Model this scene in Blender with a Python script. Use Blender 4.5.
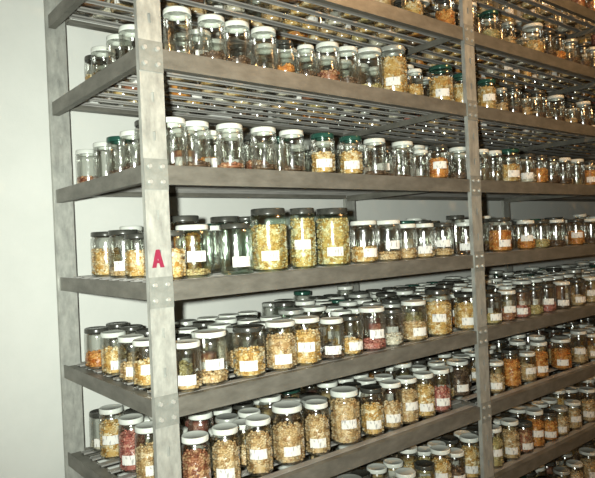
import bpy, bmesh, math, random
from mathutils import Vector, Matrix
from mathutils.bvhtree import BVHTree

S = bpy.context.scene
C = S.collection
for _o in list(bpy.data.objects):
    bpy.data.objects.remove(_o)

# ------------------------------------------------------------------ camera
Z0 = 2.442                      # height of shelf plane "0"; shelves hang 0.275 m apart below it
STEP = 0.275
FPX = 602.0                     # focal length in pixels of the 595 x 478 frame
CAM = Vector((-0.632, -1.292, 1.450))
YAW, PITCH, ROLL = 0.6817, 0.0011, -0.0455
FW = Vector((math.sin(YAW) * math.cos(PITCH), math.cos(YAW) * math.cos(PITCH), math.sin(PITCH)))
_r = Vector((math.cos(YAW), -math.sin(YAW), 0))
_u = _r.cross(FW)
RT = _r * math.cos(ROLL) + _u * math.sin(ROLL)
UP = -_r * math.sin(ROLL) + _u * math.cos(ROLL)
cam_data = bpy.data.cameras.new('camera')
cam_data.sensor_width = 36
cam_data.lens = FPX / 595 * 36
cam_data.clip_start = 0.02
cam = bpy.data.objects.new('camera', cam_data)
C.objects.link(cam)
M3 = Matrix((RT, UP, -FW)).transposed()
cam.matrix_world = Matrix.Translation(CAM) @ M3.to_4x4()
S.camera = cam

# ------------------------------------------------------------------ light
w = bpy.data.worlds.new('world')
S.world = w
w.use_nodes = True
w.node_tree.nodes['Background'].inputs[0].default_value = (0.9, 0.95, 1.0, 1)
w.node_tree.nodes['Background'].inputs[1].default_value = 0.006


def lamp(name, loc, power, color, size, kind='POINT'):
    d = bpy.data.lights.new(name, kind)
    d.energy = power
    d.color = color
    d.shadow_soft_size = size
    o = bpy.data.objects.new(name, d)
    o.location = loc
    C.objects.link(o)
    return o


# the camera's built-in flash, a little left of and above the lens
flash = lamp('camera_flash', CAM - RT * 0.065 + UP * 0.022, 255, (0.95, 1.0, 0.90), 0.016, 'SPOT')
flash.data.spot_size = math.radians(94)
flash.data.spot_blend = 1.0
flash.rotation_euler = (FW - RT * 0.04 + UP * 0.03).to_track_quat('-Z', 'Y').to_euler()
# a dim tungsten bulb of the aisle, up on the right outside the frame
lamp('aisle_bulb', (1.65, -1.3, 2.92), 62, (1.0, 0.55, 0.22), 0.05)

S.view_settings.view_transform = 'Standard'
S.view_settings.look = 'None'
S.view_settings.exposure = 0.0
S.view_settings.gamma = 1.0
S.view_settings.use_curve_mapping = False
S.cycles.transparent_max_bounces = 28
S.cycles.max_bounces = 10
S.cycles.caustics_reflective = False
S.cycles.caustics_refractive = False


# ------------------------------------------------------------------ materials
def new_mat(name):
    m = bpy.data.materials.new(name)
    m.use_nodes = True
    nt = m.node_tree
    return m, nt, nt.nodes['Principled BSDF']


def node(nt, kind, **kw):
    n = nt.nodes.new(kind)
    for k, v in kw.items():
        setattr(n, k, v)
    return n


def mottled(name, c1, c2, scale=14, rough=0.5, metallic=0.0, bump=0.1, fine=120, spec=0.5, stretch=(1, 1, 1)):
    m, nt, b = new_mat(name)
    tc = node(nt, 'ShaderNodeTexCoord')
    mp = node(nt, 'ShaderNodeMapping')
    mp.inputs['Scale'].default_value = stretch
    nt.links.new(tc.outputs['Object'], mp.inputs[0])
    n1 = node(nt, 'ShaderNodeTexNoise')
    n1.inputs['Scale'].default_value = scale
    n1.inputs['Detail'].default_value = 5
    n1.inputs['Roughness'].default_value = 0.65
    nt.links.new(mp.outputs[0], n1.inputs['Vector'])
    cr = node(nt, 'ShaderNodeValToRGB')
    cr.color_ramp.elements[0].position = 0.32
    cr.color_ramp.elements[1].position = 0.7
    cr.color_ramp.elements[0].color = (*c1, 1)
    cr.color_ramp.elements[1].color = (*c2, 1)
    nt.links.new(n1.outputs['Fac'], cr.inputs[0])
    nt.links.new(cr.outputs[0], b.inputs['Base Color'])
    n2 = node(nt, 'ShaderNodeTexNoise')
    n2.inputs['Scale'].default_value = fine
    n2.inputs['Detail'].default_value = 2
    nt.links.new(tc.outputs['Object'], n2.inputs['Vector'])
    bp = node(nt, 'ShaderNodeBump')
    bp.inputs['Strength'].default_value = bump
    bp.inputs['Distance'].default_value = 0.002
    nt.links.new(n2.outputs['Fac'], bp.inputs['Height'])
    nt.links.new(bp.outputs[0], b.inputs['Normal'])
    b.inputs['Roughness'].default_value = rough
    b.inputs['Metallic'].default_value = metallic
    b.inputs['Specular IOR Level'].default_value = spec
    return m


def glass_mat(name, tint, gloss=0.15):
    m = bpy.data.materials.new(name)
    m.use_nodes = True
    nt = m.node_tree
    nt.nodes.clear()
    out = node(nt, 'ShaderNodeOutputMaterial')
    tr = node(nt, 'ShaderNodeBsdfTransparent')
    tr.inputs[0].default_value = (*tint, 1)
    gl = node(nt, 'ShaderNodeBsdfGlossy')
    gl.inputs['Roughness'].default_value = gloss
    gl.inputs[0].default_value = (1, 1, 1, 1)
    tc = node(nt, 'ShaderNodeTexCoord')
    ns = node(nt, 'ShaderNodeTexNoise')
    ns.inputs['Scale'].default_value = 45
    ns.inputs['Detail'].default_value = 1
    nt.links.new(tc.outputs['Object'], ns.inputs['Vector'])
    bp = node(nt, 'ShaderNodeBump')
    bp.inputs['Strength'].default_value = 0.35
    bp.inputs['Distance'].default_value = 0.004
    nt.links.new(ns.outputs['Fac'], bp.inputs['Height'])
    nt.links.new(bp.outputs[0], gl.inputs['Normal'])
    fr = node(nt, 'ShaderNodeFresnel')
    fr.inputs['IOR'].default_value = 1.6
    mx = node(nt, 'ShaderNodeMixShader')
    ad = node(nt, 'ShaderNodeMath', operation='MULTIPLY_ADD')
    ad.inputs[1].default_value = 0.42
    ad.inputs[2].default_value = 0.085
    ad.use_clamp = True
    nt.links.new(fr.outputs[0], ad.inputs[0])
    nt.links.new(ad.outputs[0], mx.inputs[0])
    nt.links.new(tr.outputs[0], mx.inputs[1])
    nt.links.new(gl.outputs[0], mx.inputs[2])
    nt.links.new(mx.outputs[0], out.inputs[0])
    return m


def seed_mat(name, c1, c2, c3):
    m, nt, b = new_mat(name)
    tc = node(nt, 'ShaderNodeTexCoord')
    vo = node(nt, 'ShaderNodeTexVoronoi')
    vo.inputs['Scale'].default_value = 88
    nt.links.new(tc.outputs['Object'], vo.inputs['Vector'])
    cr = node(nt, 'ShaderNodeValToRGB')
    e = cr.color_ramp.elements
    e[0].color = (*c1, 1)
    e[1].color = (*c3, 1)
    e[0].position = 0.1
    e[1].position = 0.9
    e.new(0.5).color = (*c2, 1)
    nt.links.new(vo.outputs['Color'], cr.inputs[0])
    nt.links.new(cr.outputs[0], b.inputs['Base Color'])
    bp = node(nt, 'ShaderNodeBump')
    bp.inputs['Strength'].default_value = 0.5
    bp.inputs['Distance'].default_value = 0.003
    bp.invert = True
    nt.links.new(vo.outputs['Distance'], bp.inputs['Height'])
    nt.links.new(bp.outputs[0], b.inputs['Normal'])
    b.inputs['Roughness'].default_value = 0.35
    return m


def paper_mat(name):
    m, nt, b = new_mat(name)
    tc = node(nt, 'ShaderNodeTexCoord')
    mp = node(nt, 'ShaderNodeMapping')
    mp.inputs['Scale'].default_value = (170, 170, 60)
    nt.links.new(tc.outputs['Object'], mp.inputs[0])
    n1 = node(nt, 'ShaderNodeTexNoise')
    n1.inputs['Scale'].default_value = 1.0
    n1.inputs['Detail'].default_value = 1
    nt.links.new(mp.outputs[0], n1.inputs['Vector'])
    cr = node(nt, 'ShaderNodeValToRGB')
    cr.color_ramp.elements[0].position = 0.33
    cr.color_ramp.elements[0].color = (0.38, 0.37, 0.36, 1)
    cr.color_ramp.elements[1].position = 0.46
    cr.color_ramp.elements[1].color = (0.74, 0.73, 0.68, 1)
    nt.links.new(n1.outputs['Fac'], cr.inputs[0])
    nt.links.new(cr.outputs[0], b.inputs['Base Color'])
    b.inputs['Roughness'].default_value = 0.7
    return m


MAT = {
    'wall': mottled('white_plaster', (0.675, 0.69, 0.65), (0.735, 0.745, 0.705), 5, 0.75, 0, 0.25, 160, 0.2),
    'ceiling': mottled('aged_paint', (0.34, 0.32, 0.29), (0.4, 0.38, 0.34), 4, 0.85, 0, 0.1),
    'floor': mottled('concrete_floor', (0.22, 0.21, 0.19), (0.32, 0.3, 0.28), 6, 0.6, 0, 0.2),
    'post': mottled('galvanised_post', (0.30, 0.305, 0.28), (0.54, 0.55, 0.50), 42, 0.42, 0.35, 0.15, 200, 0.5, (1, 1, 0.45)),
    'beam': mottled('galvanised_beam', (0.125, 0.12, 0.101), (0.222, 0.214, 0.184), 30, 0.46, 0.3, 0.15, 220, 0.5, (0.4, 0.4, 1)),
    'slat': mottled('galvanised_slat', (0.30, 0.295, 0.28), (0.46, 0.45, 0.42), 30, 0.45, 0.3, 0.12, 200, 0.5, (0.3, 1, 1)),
    'plate': mottled('zinc_plate', (0.24, 0.25, 0.225), (0.34, 0.35, 0.32), 45, 0.45, 0.35, 0.12, 200),
    'bolt': mottled('zinc_bolt', (0.6, 0.6, 0.57), (0.75, 0.75, 0.7), 60, 0.3, 0.6, 0.05),
    'hole': mottled('slot_shadow_steel', (0.12, 0.12, 0.11), (0.16, 0.16, 0.15), 60, 0.6, 0.3, 0.05),
    'letter': mottled('red_letter_vinyl', (0.20, 0.010, 0.035), (0.27, 0.018, 0.055), 90, 0.5, 0, 0.02),
    'glass': glass_mat('clear_glass', (0.94, 0.95, 0.93)),
    'green_glass': glass_mat('greenish_glass', (0.88, 0.96, 0.90)),
    'white_lid': mottled('white_enamel_lid', (0.56, 0.59, 0.54), (0.68, 0.70, 0.65), 25, 0.3, 0.0, 0.05),
    'grey_lid': mottled('grey_metal_lid', (0.36, 0.38, 0.35), (0.5, 0.52, 0.48), 30, 0.3, 0.4, 0.05),
    'dark_lid': mottled('dark_lid_enamel', (0.03, 0.032, 0.028), (0.07, 0.07, 0.06), 30, 0.25, 0.1, 0.05),
    'green_lid': mottled('dark_green_lid', (0.012, 0.055, 0.04), (0.03, 0.10, 0.075), 30, 0.2, 0.2, 0.05),
    'paper': paper_mat('paper_sticker'),
    'yellow': seed_mat('yellow_kernels', (0.50, 0.26, 0.06), (0.70, 0.47, 0.17), (0.86, 0.77, 0.54)),
    'tan': seed_mat('tan_kernels', (0.42, 0.24, 0.10), (0.64, 0.45, 0.22), (0.78, 0.64, 0.42)),
    'orange': seed_mat('orange_kernels', (0.46, 0.13, 0.02), (0.66, 0.27, 0.06), (0.78, 0.44, 0.14)),
    'reddish brown': seed_mat('redbrown_kernels', (0.22, 0.07, 0.04), (0.40, 0.17, 0.09), (0.62, 0.40, 0.22)),
    'pink': seed_mat('pink_kernels', (0.30, 0.07, 0.06), (0.50, 0.18, 0.14), (0.66, 0.36, 0.28)),
    'white': seed_mat('white_kernels', (0.52, 0.46, 0.34), (0.70, 0.65, 0.52), (0.82, 0.79, 0.68)),
    'greenish': seed_mat('greenish_kernels', (0.34, 0.27, 0.09), (0.54, 0.44, 0.19), (0.70, 0.6, 0.34)),
    'dark': seed_mat('dark_kernels', (0.05, 0.03, 0.02), (0.13, 0.08, 0.05), (0.3, 0.2, 0.12)),
}


# ------------------------------------------------------------------ mesh helpers
def mesh_from(name, verts, faces, mats, idx=None, smooth=False):
    me = bpy.data.meshes.new(name)
    me.from_pydata(verts, [], faces)
    for m in mats:
        me.materials.append(m)
    if idx:
        me.polygons.foreach_set('material_index', idx)
    if smooth:
        me.polygons.foreach_set('use_smooth', [True] * len(me.polygons))
    me.update()
    return me


def put(name, me, parent=None, loc=(0, 0, 0)):
    o = bpy.data.objects.new(name, me)
    C.objects.link(o)
    o.location = loc
    if parent:
        o.parent = parent
    return o


def boxes(lst):
    v, f = [], []
    for (x0, x1, y0, y1, z0, z1) in lst:
        b = len(v)
        v += [(x0, y0, z0), (x1, y0, z0), (x1, y1, z0), (x0, y1, z0), (x0, y0, z1), (x1, y0, z1), (x1, y1, z1), (x0, y1, z1)]
        f += [tuple(b + i for i in q) for q in ((0, 3, 2, 1), (4, 5, 6, 7), (0, 1, 5, 4), (1, 2, 6, 5), (2, 3, 7, 6), (3, 0, 4, 7))]
    return v, f


def extrude_profile(prof, axis, a, b):
    """closed 2-D outline swept straight along one axis from a to b"""
    v, n = [], len(prof)
    for t in (a, b):
        for (p, q) in prof:
            v.append({'x': (t, p, q), 'y': (p, t, q), 'z': (p, q, t)}[axis])
    f = [tuple(range(n)), tuple(range(2 * n - 1, n - 1, -1))]
    f += [(i, n + i, n + (i + 1) % n, (i + 1) % n)[::-1] for i in range(n)]
    return v, f


def clean(me):
    bm = bmesh.new()
    bm.from_mesh(me)
    bmesh.ops.recalc_face_normals(bm, faces=bm.faces)
    bm.to_mesh(me)
    bm.free()
    return me


# ------------------------------------------------------------------ the room
W, D = 1.2614, 0.6508          # bay width and depth of the rack
YB = D + 0.13                  # back wall
X0, X1, Y0, HT = -2.3, 5.6, -2.7, 3.05


def structure(name, box, mat):
    v, f = boxes([box])
    o = put(name, mesh_from(name, v, f, [MAT[mat]]))
    o['kind'] = 'structure'
    return o


structure('floor', (X0, X1, Y0, YB, -0.1, 0), 'floor')
structure('ceiling', (X0, X1, Y0, YB, HT, HT + 0.1), 'ceiling')
structure('wall_back', (X0 - .1, X1 + .1, YB, YB + 0.1, -0.1, HT + .1), 'wall')
structure('wall_left', (X0 - 0.1, X0, Y0, YB, -0.1, HT + .1), 'ceiling')
structure('wall_right', (X1, X1 + 0.1, Y0, YB, -0.1, HT + .1), 'ceiling')
structure('wall_front', (X0 - .1, X1 + .1, Y0 - 0.1, Y0, -0.1, HT + .1), 'ceiling')

# ------------------------------------------------------------------ the rack
BH = 0.046                     # beam height
PT = 0.003                     # sheet thickness
DECK = 0.0236                  # deck top above the beam centre
rack = bpy.data.objects.new('storage_rack', None)
C.objects.link(rack)
rack['label'] = 'long galvanised steel shelving rack filled with glass jars along the white wall'
rack['category'] = 'shelving rack'


def level_z(k):
    return Z0 - STEP * k


LEVELS = list(range(0, 9))
occluders = []                 # boxes that hide jars, for ranking what shows


def chan(sx, sy, d1, d2):
    """C-channel outline: face sx wide, lips of depth d1 / d2"""
    h = sx / 2
    t = PT
    return [(-h, 0), (h, 0), (h, sy * d2), (h - t, sy * d2), (h - t, sy * t), (-h + t, sy * t), (-h + t, sy * d1), (-h, sy * d1)]


POST_W = 0.060
SLOT_W, SLOT_H = 0.007, 0.022


def post_mesh():
    """folded post with a row of real slots down its face"""
    h, t = POST_W / 2, PT
    zt = 2.86
    lst = [(-h, -h + t, t, 0.015, 0, zt), (h - t, h, t, 0.015, 0, zt)]
    lst += [(-h, -SLOT_W / 2, 0, t, 0, zt), (SLOT_W / 2, h, 0, t, 0, zt)]
    z = 0.0
    zs = [0.055 + 0.0917 * i for i in range(31)]
    for s in zs:
        lst.append((-SLOT_W / 2, SLOT_W / 2, 0, t, z, s - SLOT_H / 2))
        z = s + SLOT_H / 2
    lst.append((-SLOT_W / 2, SLOT_W / 2, 0, t, z, zt))
    lst.append((-h + t, h - t, t + 0.003, t + 0.005, 0, zt))
    return clean(mesh_from('post', *boxes(lst), [MAT['post']]))


pm = post_mesh()
for ix in range(4):
    put('post', pm, rack, (ix * W, -PT, 0))
    occluders.append((ix * W - .03, ix * W + .03, -PT, .012, 0, 2.86))
    o = put('post', pm, rack, (ix * W, D + PT, 0))
    o.scale.y = 1

# front and rear beams, cross beams, slats
L = W - POST_W
prof = [(0, -BH / 2), (0, BH / 2), (.022, BH / 2), (.022, BH / 2 - PT), (PT, BH / 2 - PT), (PT, -BH / 2 + PT), (.02, -BH / 2 + PT), (.02, -BH / 2)]
fb = clean(mesh_from('front_beam', *extrude_profile(prof, 'x', -L / 2, L / 2), [MAT['beam']]))
prof = [(0, .004), (0, DECK), (-PT, DECK), (-PT, .004 + PT), (-.03, .004 + PT), (-.03, .004)]
rb = clean(mesh_from('rear_beam', *extrude_profile(prof, 'x', -L / 2, L / 2), [MAT['beam']]))
CH = 0.041
prof = [(-.024, -CH / 2), (-.024, CH / 2), (-.004, CH / 2), (-.004, CH / 2 - PT), (-.024 + PT, CH / 2 - PT), (-.024 + PT, -CH / 2 + PT), (-.004, -CH / 2 + PT), (-.004, -CH / 2)]
cb_end = clean(mesh_from('cross_beam', *extrude_profile([(p, q) for p, q in prof[:2]] + [(-.024 + PT, CH / 2), (-.024 + PT, CH / 2 - .006), (.016, CH / 2 - .006), (.016, CH / 2 - .009),
                                                       (-.024 + PT, CH / 2 - .009)] + prof[5:], 'y', 0.014, D - 0.002), [MAT['beam']]))
prof = [(-.024, -.012), (-.024, .012), (.016, .012), (.016, .009), (-.021, .009), (-.021, -.012)]
cb = clean(mesh_from('cross_beam', *extrude_profile(prof, 'y', 0.014, D - 0.002), [MAT['beam']]))
SW, NS = 0.025, 9
prof = [(-SW / 2, -.005), (-SW / 2, 0), (SW / 2, 0), (SW / 2, -.005), (SW / 2 - .002, -.005), (SW / 2 - .002, -.002), (-SW / 2 + .002, -.002), (-SW / 2 + .002, -.005)]
sl = clean(mesh_from('slat', *extrude_profile(prof, 'x', -L / 2 - .02, L / 2 + .02), [MAT['slat']]))
pv, pf = boxes([(-.030, .030, 0, .002, -.036, .036)])
plate = mesh_from('joint_plate', pv, pf, [MAT['plate']])
bmb = bmesh.new()
bmesh.ops.create_cone(bmb, cap_ends=True, segments=6, radius1=.0055, radius2=.0048, depth=.005, matrix=Matrix.Rotation(math.pi / 2, 4, 'X'))
bolt = bpy.data.meshes.new('bolt')
bmb.to_mesh(bolt)
bmb.free()
bolt.materials.append(MAT['bolt'])
for k in LEVELS:
    z = level_z(k)
    for ib in range(3):
        xc = W * (ib + .5)
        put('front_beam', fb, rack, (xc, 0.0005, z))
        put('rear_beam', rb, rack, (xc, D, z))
        occluders.append((xc - L / 2, xc + L / 2, 0, .01, z - BH / 2, z + BH / 2))
        if ib == 2 and k in (0, 8):
            continue
        for i in range(NS):
            y = .037 + i * (D - .075) / (NS - 1)
            put('slat', sl, rack, (xc, y, z + DECK))
            occluders.append((xc - L / 2, xc + L / 2, y - SW / 2, y + SW / 2, z + DECK - .01, z + DECK))
    for ix in range(4):
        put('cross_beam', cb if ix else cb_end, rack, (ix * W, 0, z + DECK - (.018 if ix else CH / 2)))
        occluders.append((ix * W - .024, ix * W - .004, 0, D, z - .022, z + .012))
    for ix in range(3):
        p = put('joint_plate', plate, rack, (ix * W, -PT - .0022, z))
        for (bx_, bz_) in ((-.016, .018), (.016, .018), (-.016, -.018), (.016, -.018)):
            put('bolt', bolt, p, (bx_, -.0025, bz_))

# the red letter A stuck on the first front post
def letter_a(wd, ht, st, th):
    a = wd / 2
    out = [[(-a, 0), (-a + st, 0), (st * .45, ht), (-st * .45, ht)], [(a - st, 0), (a, 0), (st * .45, ht), (-st * .45, ht)],
           [(-a * .66, ht * .24), (a * .66, ht * .24), (a * .5, ht * .40), (-a * .5, ht * .40)]]
    v, f = [], []
    for i, q in enumerate(out):
        b = len(v)
        d = th + i * 0.0001
        v += [(x, 0, z) for x, z in q] + [(x, -d, z) for x, z in q]
        f += [(b, b + 1, b + 2, b + 3), (b + 7, b + 6, b + 5, b + 4)] + [(b + i2, b + 4 + i2, b + 4 + (i2 + 1) % 4, b + (i2 + 1) % 4) for i2 in range(4)]
    return clean(mesh_from('letter', v, f, [MAT['letter']]))


def z_at(v, k_x, k_y):
    """height of the point of vertical line (x, y) that the photo shows at row v"""
    lo, hi = 0.0, 3.0
    for _ in range(40):
        m = (lo + hi) / 2
        d = Vector((k_x, k_y, m)) - CAM
        if 239 - FPX * d.dot(UP) / d.dot(FW) > v:
            lo = m
        else:
            hi = m
    return lo


la = put('letter', letter_a(.031, .042, .0105, .0006), rack, (-0.005, -PT - .0002, z_at(267.5, 0, 0)))
la['label'] = 'red letter A'

# ------------------------------------------------------------------ jar prototypes (metres)
#        radius, height, neck ratio, lid height, shoulder start
KIND = {
    'small': (.0365, .120, .95, .014, .80),
    'std': (.0440, .134, .94, .014, .80),
    'slim': (.0375, .150, .93, .015, .80),
    'quart': (.0470, .162, .92, .017, .80),
    'big': (.0510, .174, .93, .019, .84),
    'tall': (.0370, .174, .95, .018, .85),
    'mini': (.0280, .096, .88, .013, .80),
}
ADJ = {'small': 'small', 'std': 'squat', 'slim': 'slender', 'quart': 'large', 'big': 'big', 'tall': 'tall', 'mini': 'tiny'}


def lathe(prof, seg):
    v, f = [], []
    n = len(prof)
    for i in range(seg):
        a = 2 * math.pi * i / seg
        for (r, z) in prof:
            v.append((r * math.cos(a), r * math.sin(a), z))
    for i in range(seg):
        j = (i + 1) % seg
        for q in range(n - 1):
            f.append((i * n + q, j * n + q, j * n + q + 1, i * n + q + 1))
    return v, f


def body_prof(kind, fine=True):
    r, h, nk, lh, sh = KIND[kind]
    rn = r * nk
    zn = h - lh * .9
    p = [(0.0005, .004), (r * .72, .003), (r * .80, 0), (r * .93, .0015), (r, .008)]
    if fine:
        p += [(r, h * sh * .5), (r, h * sh - .012), (r * .985, h * sh - .003), (r * .5 + rn * .5, h * sh + .006), (rn * .94, h * sh + .010), (rn * .94, zn + .002)]
    else:
        p += [(r, h * sh - .006), (rn * .94, h * sh + .008), (rn * .94, zn + .002)]
    return p


def lid_prof(kind, fine=True):
    r, h, nk, lh, sh = KIND[kind]
    rn = r * nk * 1.01
    z = h - lh
    if fine:
        return [(rn * .955, z), (rn, z + .0008), (rn * 1.008, z + .003), (rn * 1.0, z + .005), (rn, h - .0035), (rn * .97, h - .0008), (rn * .93, h), (rn * .86, h - .0012), (.0005, h - .0012)]
    return [(rn * .955, z), (rn, z), (rn, h - .003), (rn * .95, h), (.0005, h - .001)]


def flat_caps(v, f):
    return v, f


BODY, LID, LABEL, FILL = {}, {}, {}, {}
rngp = random.Random(5)
ICO = bmesh.new()
bmesh.ops.create_icosphere(ICO, subdivisions=1, radius=1)
ICO_V = [tuple(x.co) for x in ICO.verts]
ICO_F = [tuple(x.index for x in fc.verts) for fc in ICO.faces]
ICO.free()


def fill_shape(kind, frac):
    r, h, nk, lh, sh = KIND[kind]
    return r - .0018, .0062, .006 + (h * sh - .008) * min(1.0, frac * 1.08)


def fill_mesh(kind, frac):
    R, zb, zt = fill_shape(kind, frac)
    v, f = lathe([(.0005, zb), (R - .007, zb), (R - .0065, zb + .003), (R - .0065, zt - .006), (R - .012, zt - .003), (.0005, zt - .003)], 16)
    kr = .0060
    n_side = int(2 * math.pi * R * (zt - zb) / (kr * kr * 2.6))
    n_top = int(math.pi * R * R / (kr * kr * 3.0))
    for i in range(n_side + n_top):
        if i < n_side:
            a = rngp.uniform(0, 2 * math.pi)
            rr = R - .0035 + rngp.uniform(-.001, .001)
            c = Vector((rr * math.cos(a), rr * math.sin(a), rngp.uniform(zb + .003, zt - .003)))
        else:
            a = rngp.uniform(0, 2 * math.pi)
            rr = (R - .005) * math.sqrt(rngp.random())
            c = Vector((rr * math.cos(a), rr * math.sin(a), zt - .001 + rngp.uniform(-.001, .003)))
        m = Matrix.Rotation(rngp.uniform(0, 6.28), 3, 'Z') @ Matrix.Rotation(rngp.uniform(0, 6.28), 3, 'X')
        sc = Vector((kr * rngp.uniform(.8, 1.15), kr * .8, kr * .55))
        b = len(v)
        for q in ICO_V:
            p = c + m @ Vector((q[0] * sc.x, q[1] * sc.y, q[2] * sc.z))
            d = math.hypot(p.x, p.y)
            if d > R + .0012:
                p.x *= (R + .0012) / d
                p.y *= (R + .0012) / d
            p.z = max(p.z, zb - .001)
            v.append(tuple(p))
        f += [tuple(b + j for j in t) for t in ICO_F]
    return mesh_from('seeds', v, f, [MAT['yellow']], None, True)


def get_fill(kind, frac, content):
    base = FILL.get((kind, frac))
    if base is None:
        base = FILL[(kind, frac)] = fill_mesh(kind, frac)
    me = FILL.get((kind, frac, content))
    if me is None:
        me = base.copy()
        me.materials[0] = MAT[content]
        FILL[(kind, frac, content)] = me
    return me


def get_body(kind, glass):
    if (kind, glass) not in BODY:
        BODY[(kind, glass)] = mesh_from('glass_body', *lathe(body_prof(kind), 24), [MAT[glass]], None, True)
    return BODY[(kind, glass)]


def get_lid(kind, lid):
    if (kind, lid) not in LID:
        LID[(kind, lid)] = mesh_from('lid', *lathe(lid_prof(kind), 24), [MAT[lid]], None, True)
    return LID[(kind, lid)]


def get_label(kind, pos):
    """paper sticker bent round the jar: pos = height fraction of its middle"""
    if (kind, pos) not in LABEL:
        r, h, nk, lh, sh = KIND[kind]
        hh = min(.027, h * .21)
        zc = max(h * pos, hh / 2 + .010)
        half = .0245 / r
        v, f, n = [], [], 7
        for i in range(n):
            a = -math.pi / 2 - half + 2 * half * i / (n - 1)
            for rr in (r + .0004, r + .0009):
                for z in (zc - hh / 2, zc + hh / 2):
                    v.append((rr * math.cos(a), rr * math.sin(a), z))
        for i in range(n - 1):
            a, b = 4 * i, 4 * i + 4
            f += [(a + 2, b + 2, b + 3, a + 3), (a, a + 1, b + 1, b), (a + 1, a + 3, b + 3, b + 1), (a, b, b + 2, a + 2)]
        f += [(0, 2, 3, 1), (4 * n - 4, 4 * n - 3, 4 * n - 1, 4 * n - 2)]
        LABEL[(kind, pos)] = mesh_from('paper_label', v, f, [MAT['paper']])
    return LABEL[(kind, pos)]


# ------------------------------------------------------------------ what stands where
JARS = []                      # dicts: level, x, y, kind, lid, content, frac, sticker, row, rot, glass
LIDS = {'w': 'white_lid', 'd': 'dark_lid', 'g': 'green_lid', 'm': 'grey_lid'}
CON = {'y': 'yellow', 't': 'tan', 'o': 'orange', 'r': 'reddish brown', 'p': 'pink', 'w': 'white', 'g': 'greenish', 'k': 'dark', '-': None}
KD = {'s': 'small', 'd': 'std', 'l': 'slim', 'q': 'quart', 'b': 'big', 't': 'tall', 'm': 'mini'}
rng = random.Random(11)


def ray(u, v):
    return ((u - 297.5) / FPX) * RT - ((v - 239) / FPX) * UP + FW


def solve_x(u, y, z):
    lo, hi = -0.6, 5.0
    for _ in range(45):
        m = (lo + hi) / 2
        d = Vector((m, y, z)) - CAM
        if 297.5 + FPX * d.dot(RT) / d.dot(FW) < u:
            lo = m
        else:
            hi = m
    return lo


def solve_y(u, x, z):
    lo, hi = 0.0, 0.7
    for _ in range(45):
        m = (lo + hi) / 2
        d = Vector((x, m, z)) - CAM
        if 297.5 + FPX * d.dot(RT) / d.dot(FW) > u:
            lo = m
        else:
            hi = m
    return lo


def clash(level, x, y, r, gap=.001):
    for j in JARS:
        if j['level'] == level:
            rr = KIND[j['kind']][0] + r + gap
            if (j['x'] - x) ** 2 + (j['y'] - y) ** 2 < rr * rr:
                return j
    return None


def add(level, x, y, kind, lid, content, frac, sticker, row, glass='glass', rot=None):
    JARS.append(dict(level=level, x=x, y=y, kind=kind, lid=lid, content=content, frac=frac, sticker=sticker, row=row,
                     glass=glass, rot=(-.72 * math.atan2(x + .632, y + 1.292) + rng.uniform(-.3, .3)) if rot is None else rot))


def spec(level, row, text, off=.014, side=None):
    """each word: u + kind letter + lid letter + content letter + fill tenths + optional L (paper label) / G (green glass), optional @offset"""
    for wd in text.split():
        head, *rest = wd.split('@')
        i = 0
        while head[i].isdigit():
            i += 1
        u = int(head[:i])
        kind, lid, con = KD[head[i]], LIDS[head[i + 1]], CON[head[i + 2]]
        frac = int(head[i + 3]) / 10
        tail = head[i + 4:]
        r, h = KIND[kind][:2]
        z = level_z(level) + DECK + h * .5
        if side is None:
            y = r + off + (float(rest[0]) if rest else 0)
            x = solve_x(u, y, z)
            for _ in range(60):
                c = clash(level, x, y, r)
                if c is None:
                    break
                if row == 0 and not rest and y < .075:
                    y += .002
                else:
                    y += .004
                x = solve_x(u, y, z)
        else:
            x = side + (float(rest[0]) if rest else 0)
            y = solve_y(u, x, z)
            for _ in range(60):
                c = clash(level, x, y, r)
                if c is None:
                    break
                x += .003
                y = solve_y(u, x, z)
        if clash(level, x, y, r) or y > D - r - .004:
            continue
        add(level, x, y, kind, lid, con, frac, 'L' in tail, row, 'green_glass' if 'G' in tail else 'glass')


# words are read off the photograph from left to right along each front edge
spec(0, 0, '577sdr7 592sdr7')
spec(1, 0, '380swt4 412swy5 445sdo6 468swk3 490sgg4 508mmt4 533dwy5 547sdk3 557sdo4 570smk3 582sdk3 592swk2')
spec(2, 0, '178sw-0 212swk2 237swk2 264sw-0 285mdo3 306mwk2 328swr3 347swk2 369dwg1 393qmy9L 415mwy5 441dgy8L 462sgy8 487sgy9L 501mmt4 513sdk3 525mdt4 537sdk2 556swk2 571mdt3 583swk3')
spec(3, 0, '172sw-0 196swk1 230swr1 264swk1 292swk1 323sgy6L 351sgy7L 375swk1 403sw-0 421mw-0 438sdo7L 459swk2 480sw-0 493sw-0 509dgy6L 527sdw3L 539sdo6 551sdk3 563swk2 576sw-0 590sdo7L')
spec(4, 0, '171sdy7 193dwt1LG 236dd-0LG 269bdy8LG 303tdy9LG 333bdy9LG 364dwy4L 388dwt2L 406swt3 424swt2L 443sdt2L 466sw-0L 500ddo7L 526swo4L 541sdg3 556swk2 576sdo6L 591swk2')
spec(5, 0, '187swt2L 211dwt2L 249ddy6L 281dwt8L 306dwy8L 332swk1L 351sdy4L 372dwp2L 392sdw3 414dwt5L 438qdy8L 466ddy8L 492sdg3L 507swr4L 521sdp4L 534sdg3 547sdp4L 562swk3L 577sdt4L 591swt5L')
spec(6, 0, '196lwr8L 226lwt8L 259lwt8L 288qwt7L 317lwt8L 345qwt9L 372ldy7L 391lwt6L 407lwt8L 424lwy8L 440lwp6L 462sdk4L@.12 495swt6L 511ldo8 527swt6L 539lwo8L 561dwo7L 579lwt5L 592swt5L', .042)
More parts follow.
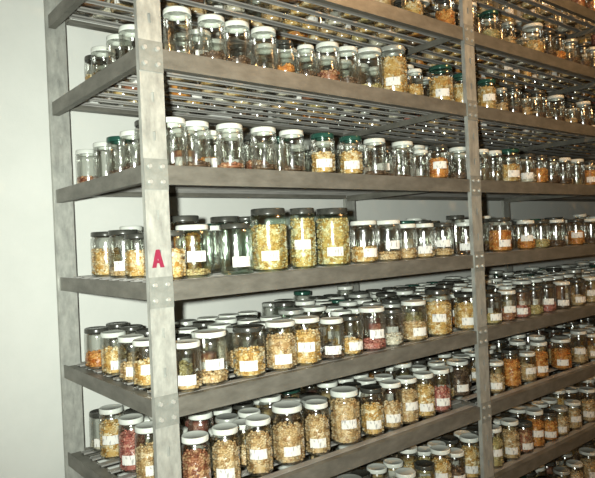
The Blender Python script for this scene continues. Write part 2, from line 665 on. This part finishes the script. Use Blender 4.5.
spec(7, 0, '262swt7L 290swt7 318swt8 350qmt6L 381swt8L 406sww6 425sdg6 441lwy8L 455swk5L 470lwy8L 493lwg8L 510lwt8L 524sdr8L 535lwo8L 549sdo7L 560smt7L 573swt8L 588lwt7L', .03)
spec(8, 0, '500sdg6 520swt6 545sdg7 562smt7 575swt7L 589dwt7L', .03)
# the jars seen past the left end frame
spec(2, 7, '104swk2 120sw-0 133sw-0', side=.060)
spec(3, 7, '88swr3 106sw-0 120sgk2 134swk2', side=.060)
spec(4, 7, '90sdw2 106ddy7 124ddt2L 138sdy7', side=.062)
spec(5, 7, '97sdo4 114swy7L 132swt4L 147swy6L', side=.036)
spec(5, 8, '118sdk2 132sdt3', side=.122)
spec(6, 7, '112lwy8L 132lwp8L 149lwt7L', side=.066)
spec(6, 8, '136sdk3 150sww6', side=.150)
# taller or odd ones further back
spec(4, 1, '184qdo8 209dw-0 226qd-0 247qdt2G 361sd-0 456ld-0', .10)
spec(5, 1, '285ldg6G 387dd-0 447ldo6 330sdk2', .30)

# rows behind, set out by eye in seven ranks per shelf
DENS = {0: .5, 1: .8, 2: .82, 3: .85, 4: .62, 5: .95, 6: .97, 7: .93, 8: .85}
for k in LEVELS:
    for row in range(1, 7):
        y0 = .070 + .0885 * row
        x = .055 + rng.uniform(0, .02)
        while x < 2 * W + .95:
            if k == 5 and row >= 5 and x < .75:
                x += .07
                continue
            if row >= 6 and k not in (1, 2, 5, 6, 7):
                break
            kind = rng.choices(['small', 'std', 'slim'], [6, 2.2, 2 if k not in (3, 4, 5) else .3])[0]
            r = KIND[kind][0]
            y = min(y0 + rng.uniform(-.004, .004), D - r - .006)
            if k >= 4:
                lid = rng.choices(list(LIDS.values()), [6, 2.2, .5, .8])[0]
            else:
                lid = rng.choices(list(LIDS.values()), [6, 2.4, .8, 1])[0]
            con = rng.choices(['tan', 'yellow', 'orange', 'reddish brown', 'white', 'greenish', 'dark', 'pink', None], [5, 4, 1.5, 1.2, 1.6, 1, 1, .5, 1.4])[0]
            if k in (2, 3) and rng.random() < .4:
                con = rng.choice([None, 'dark', 'tan'])
            frac = rng.choice([.2, .4, .6, .8]) if k > 4 else rng.choice([.2, .2, .4, .6])
            if rng.random() < DENS[k] and not clash(k, x, y, r, .002):
                add(k, x, y, kind, lid, con, frac, rng.random() < .6, row)
                x += 2 * r + rng.uniform(.003, .012)
            else:
                x += .03 if clash(k, x, y, r, .002) else 2 * r

for j in JARS:
    if j['content'] is None:
        j['frac'] = 0
    elif j['frac'] <= 0:
        j['frac'] = .1
    j['z'] = level_z(j['level']) + DECK + .0004

# ------------------------------------------------------------------ which jars show largest in the picture
pv, pf, owner = [], [], []
for n, j in enumerate(JARS):
    r, h = KIND[j['kind']][:2]
    b = len(pv)
    for i in range(10):
        a = 2 * math.pi * i / 10
        for z in (0, h):
            pv.append((j['x'] + r * math.cos(a), j['y'] + r * math.sin(a), j['z'] + z))
    for i in range(10):
        q = (i + 1) % 10
        pf.append((b + 2 * i, b + 2 * q, b + 2 * q + 1, b + 2 * i + 1))
    pf.append(tuple(b + 2 * i for i in range(10)))
    pf.append(tuple(b + 2 * i + 1 for i in range(10)))
    owner += [n] * 12
ov, of = boxes(occluders)
b = len(pv)
pv += ov
pf += [tuple(b + i for i in q) for q in of]
owner += [-1] * len(of)
tree = BVHTree.FromPolygons([Vector(p) for p in pv], pf)
seen = [0] * len(JARS)
for vy in range(1, 478, 2):
    for ux in range(1, 595, 2):
        hit = tree.ray_cast(CAM, ray(ux, vy))
        if hit[2] is not None and owner[hit[2]] >= 0:
            seen[owner[hit[2]]] += 1
order = sorted(range(len(JARS)), key=lambda n: -seen[n])
single = set(n for n in order[:300] if seen[n] > 0)

# ------------------------------------------------------------------ labels
ORD = 'first second third fourth fifth sixth seventh eighth ninth tenth eleventh twelfth thirteenth fourteenth fifteenth sixteenth seventeenth eighteenth nineteenth twentieth'.split()
ORD += ['twenty-' + t for t in ORD[:9]] + ['thirtieth'] + ['thirty-' + t for t in ORD[:9]]
SHELF = {0: 'fourth shelf above A', 1: 'third shelf above A', 2: 'second shelf above A', 3: 'first shelf above A', 4: "letter A's shelf",
         5: 'first shelf below A', 6: 'second shelf below A', 7: 'third shelf below A', 8: 'fourth shelf below A'}
ROWN = ['front'] + ORD[1:7]
BAY = ['left', 'middle', 'right']
LIDW = {'white_lid': 'white-lidded', 'dark_lid': 'dark-lidded', 'green_lid': 'green-lidded', 'grey_lid': 'grey-lidded'}


def bay(j):
    return max(0, min(2, int(j['x'] // W)))


place = {}
for n in sorted(range(len(JARS)), key=lambda n: JARS[n]['x'] if JARS[n]['row'] < 7 else -JARS[n]['y']):
    j = JARS[n]
    key = (j['level'], j['row'], bay(j))
    place.setdefault(key, []).append(n)
rank = {n: i for lst in place.values() for i, n in enumerate(lst)}


def label_of(n):
    j = JARS[n]
    c = {None: 'empty jar', 'reddish brown': 'jar of red-brown seeds'}.get(j['content'], 'jar of %s seeds' % j['content'])
    if j['row'] >= 7:
        return '%s %s in %s end column, %s from back, %s' % (LIDW[j['lid']], c, ('left', 'second')[j['row'] - 7], ORD[rank[n]], SHELF[j['level']])
    return '%s %s, %s row, %s from left, %s bay, %s' % (LIDW[j['lid']], c, ROWN[j['row']], ORD[rank[n]], BAY[bay(j)], SHELF[j['level']])


# ------------------------------------------------------------------ build the jars
for n in sorted(single):
    j = JARS[n]
    root = bpy.data.objects.new('seed_jar', None)
    C.objects.link(root)
    root.location = (j['x'], j['y'], j['z'])
    root.rotation_euler.z = j['rot']
    root['label'] = label_of(n)
    root['category'] = 'jar'
    root['group'] = 'glass seed jars on the rack'
    put('glass_body', get_body(j['kind'], j['glass']), root)
    put('lid', get_lid(j['kind'], j['lid']), root)
    if j['frac'] > 0:
        put('seeds', get_fill(j['kind'], j['frac'], j['content']), root)['kind'] = 'stuff'
    if j['sticker']:
        put('paper_label', get_label(j['kind'], .25 if n % 3 else .40), root)

# all the jars that show less than those: one mass of the same jars
mats = [MAT[k] for k in ('glass', 'green_glass', 'white_lid', 'dark_lid', 'green_lid', 'grey_lid', 'paper')] + [MAT[CON[c]] for c in 'ytorpwgk']
mid = {m.name: i for i, m in enumerate(mats)}
sv, sf, si = [], [], []


def dump(vf, mat, j):
    b = len(sv)
    c, s = math.cos(j['rot']), math.sin(j['rot'])
    sv.extend((j['x'] + x * c - y * s, j['y'] + x * s + y * c, j['z'] + z) for x, y, z in vf[0])
    sf.extend(tuple(b + i for i in q) for q in vf[1])
    si.extend([mid[mat.name]] * len(vf[1]))


for n, j in enumerate(JARS):
    if n in single:
        continue
    dump(lathe(body_prof(j['kind'], False), 14), MAT[j['glass']], j)
    dump(lathe(lid_prof(j['kind'], False), 14), MAT[j['lid']], j)
    if j['frac'] > 0:
        R, zb, zt = fill_shape(j['kind'], j['frac'])
        dump(lathe([(.0005, zb), (R, zb), (R, zt - .003), (R * .6, zt), (.0005, zt)], 12), MAT[j['content']], j)
    if j['sticker']:
        me = get_label(j['kind'], .25)
        dump(([tuple(v.co) for v in me.vertices], [tuple(p.vertices) for p in me.polygons]), MAT['paper'], j)
mass = put('jar_mass', mesh_from('jar_mass', sv, sf, mats, si, True))
mass['kind'] = 'stuff'
mass['label'] = 'crowd of further glass seed jars standing in ranks deeper on the shelves'
mass['category'] = 'jars'
print('JARS', len(JARS), 'seen', sum(1 for s in seen if s), 'single', len(single), 'smallest single px', min(seen[n] * 4 for n in single))
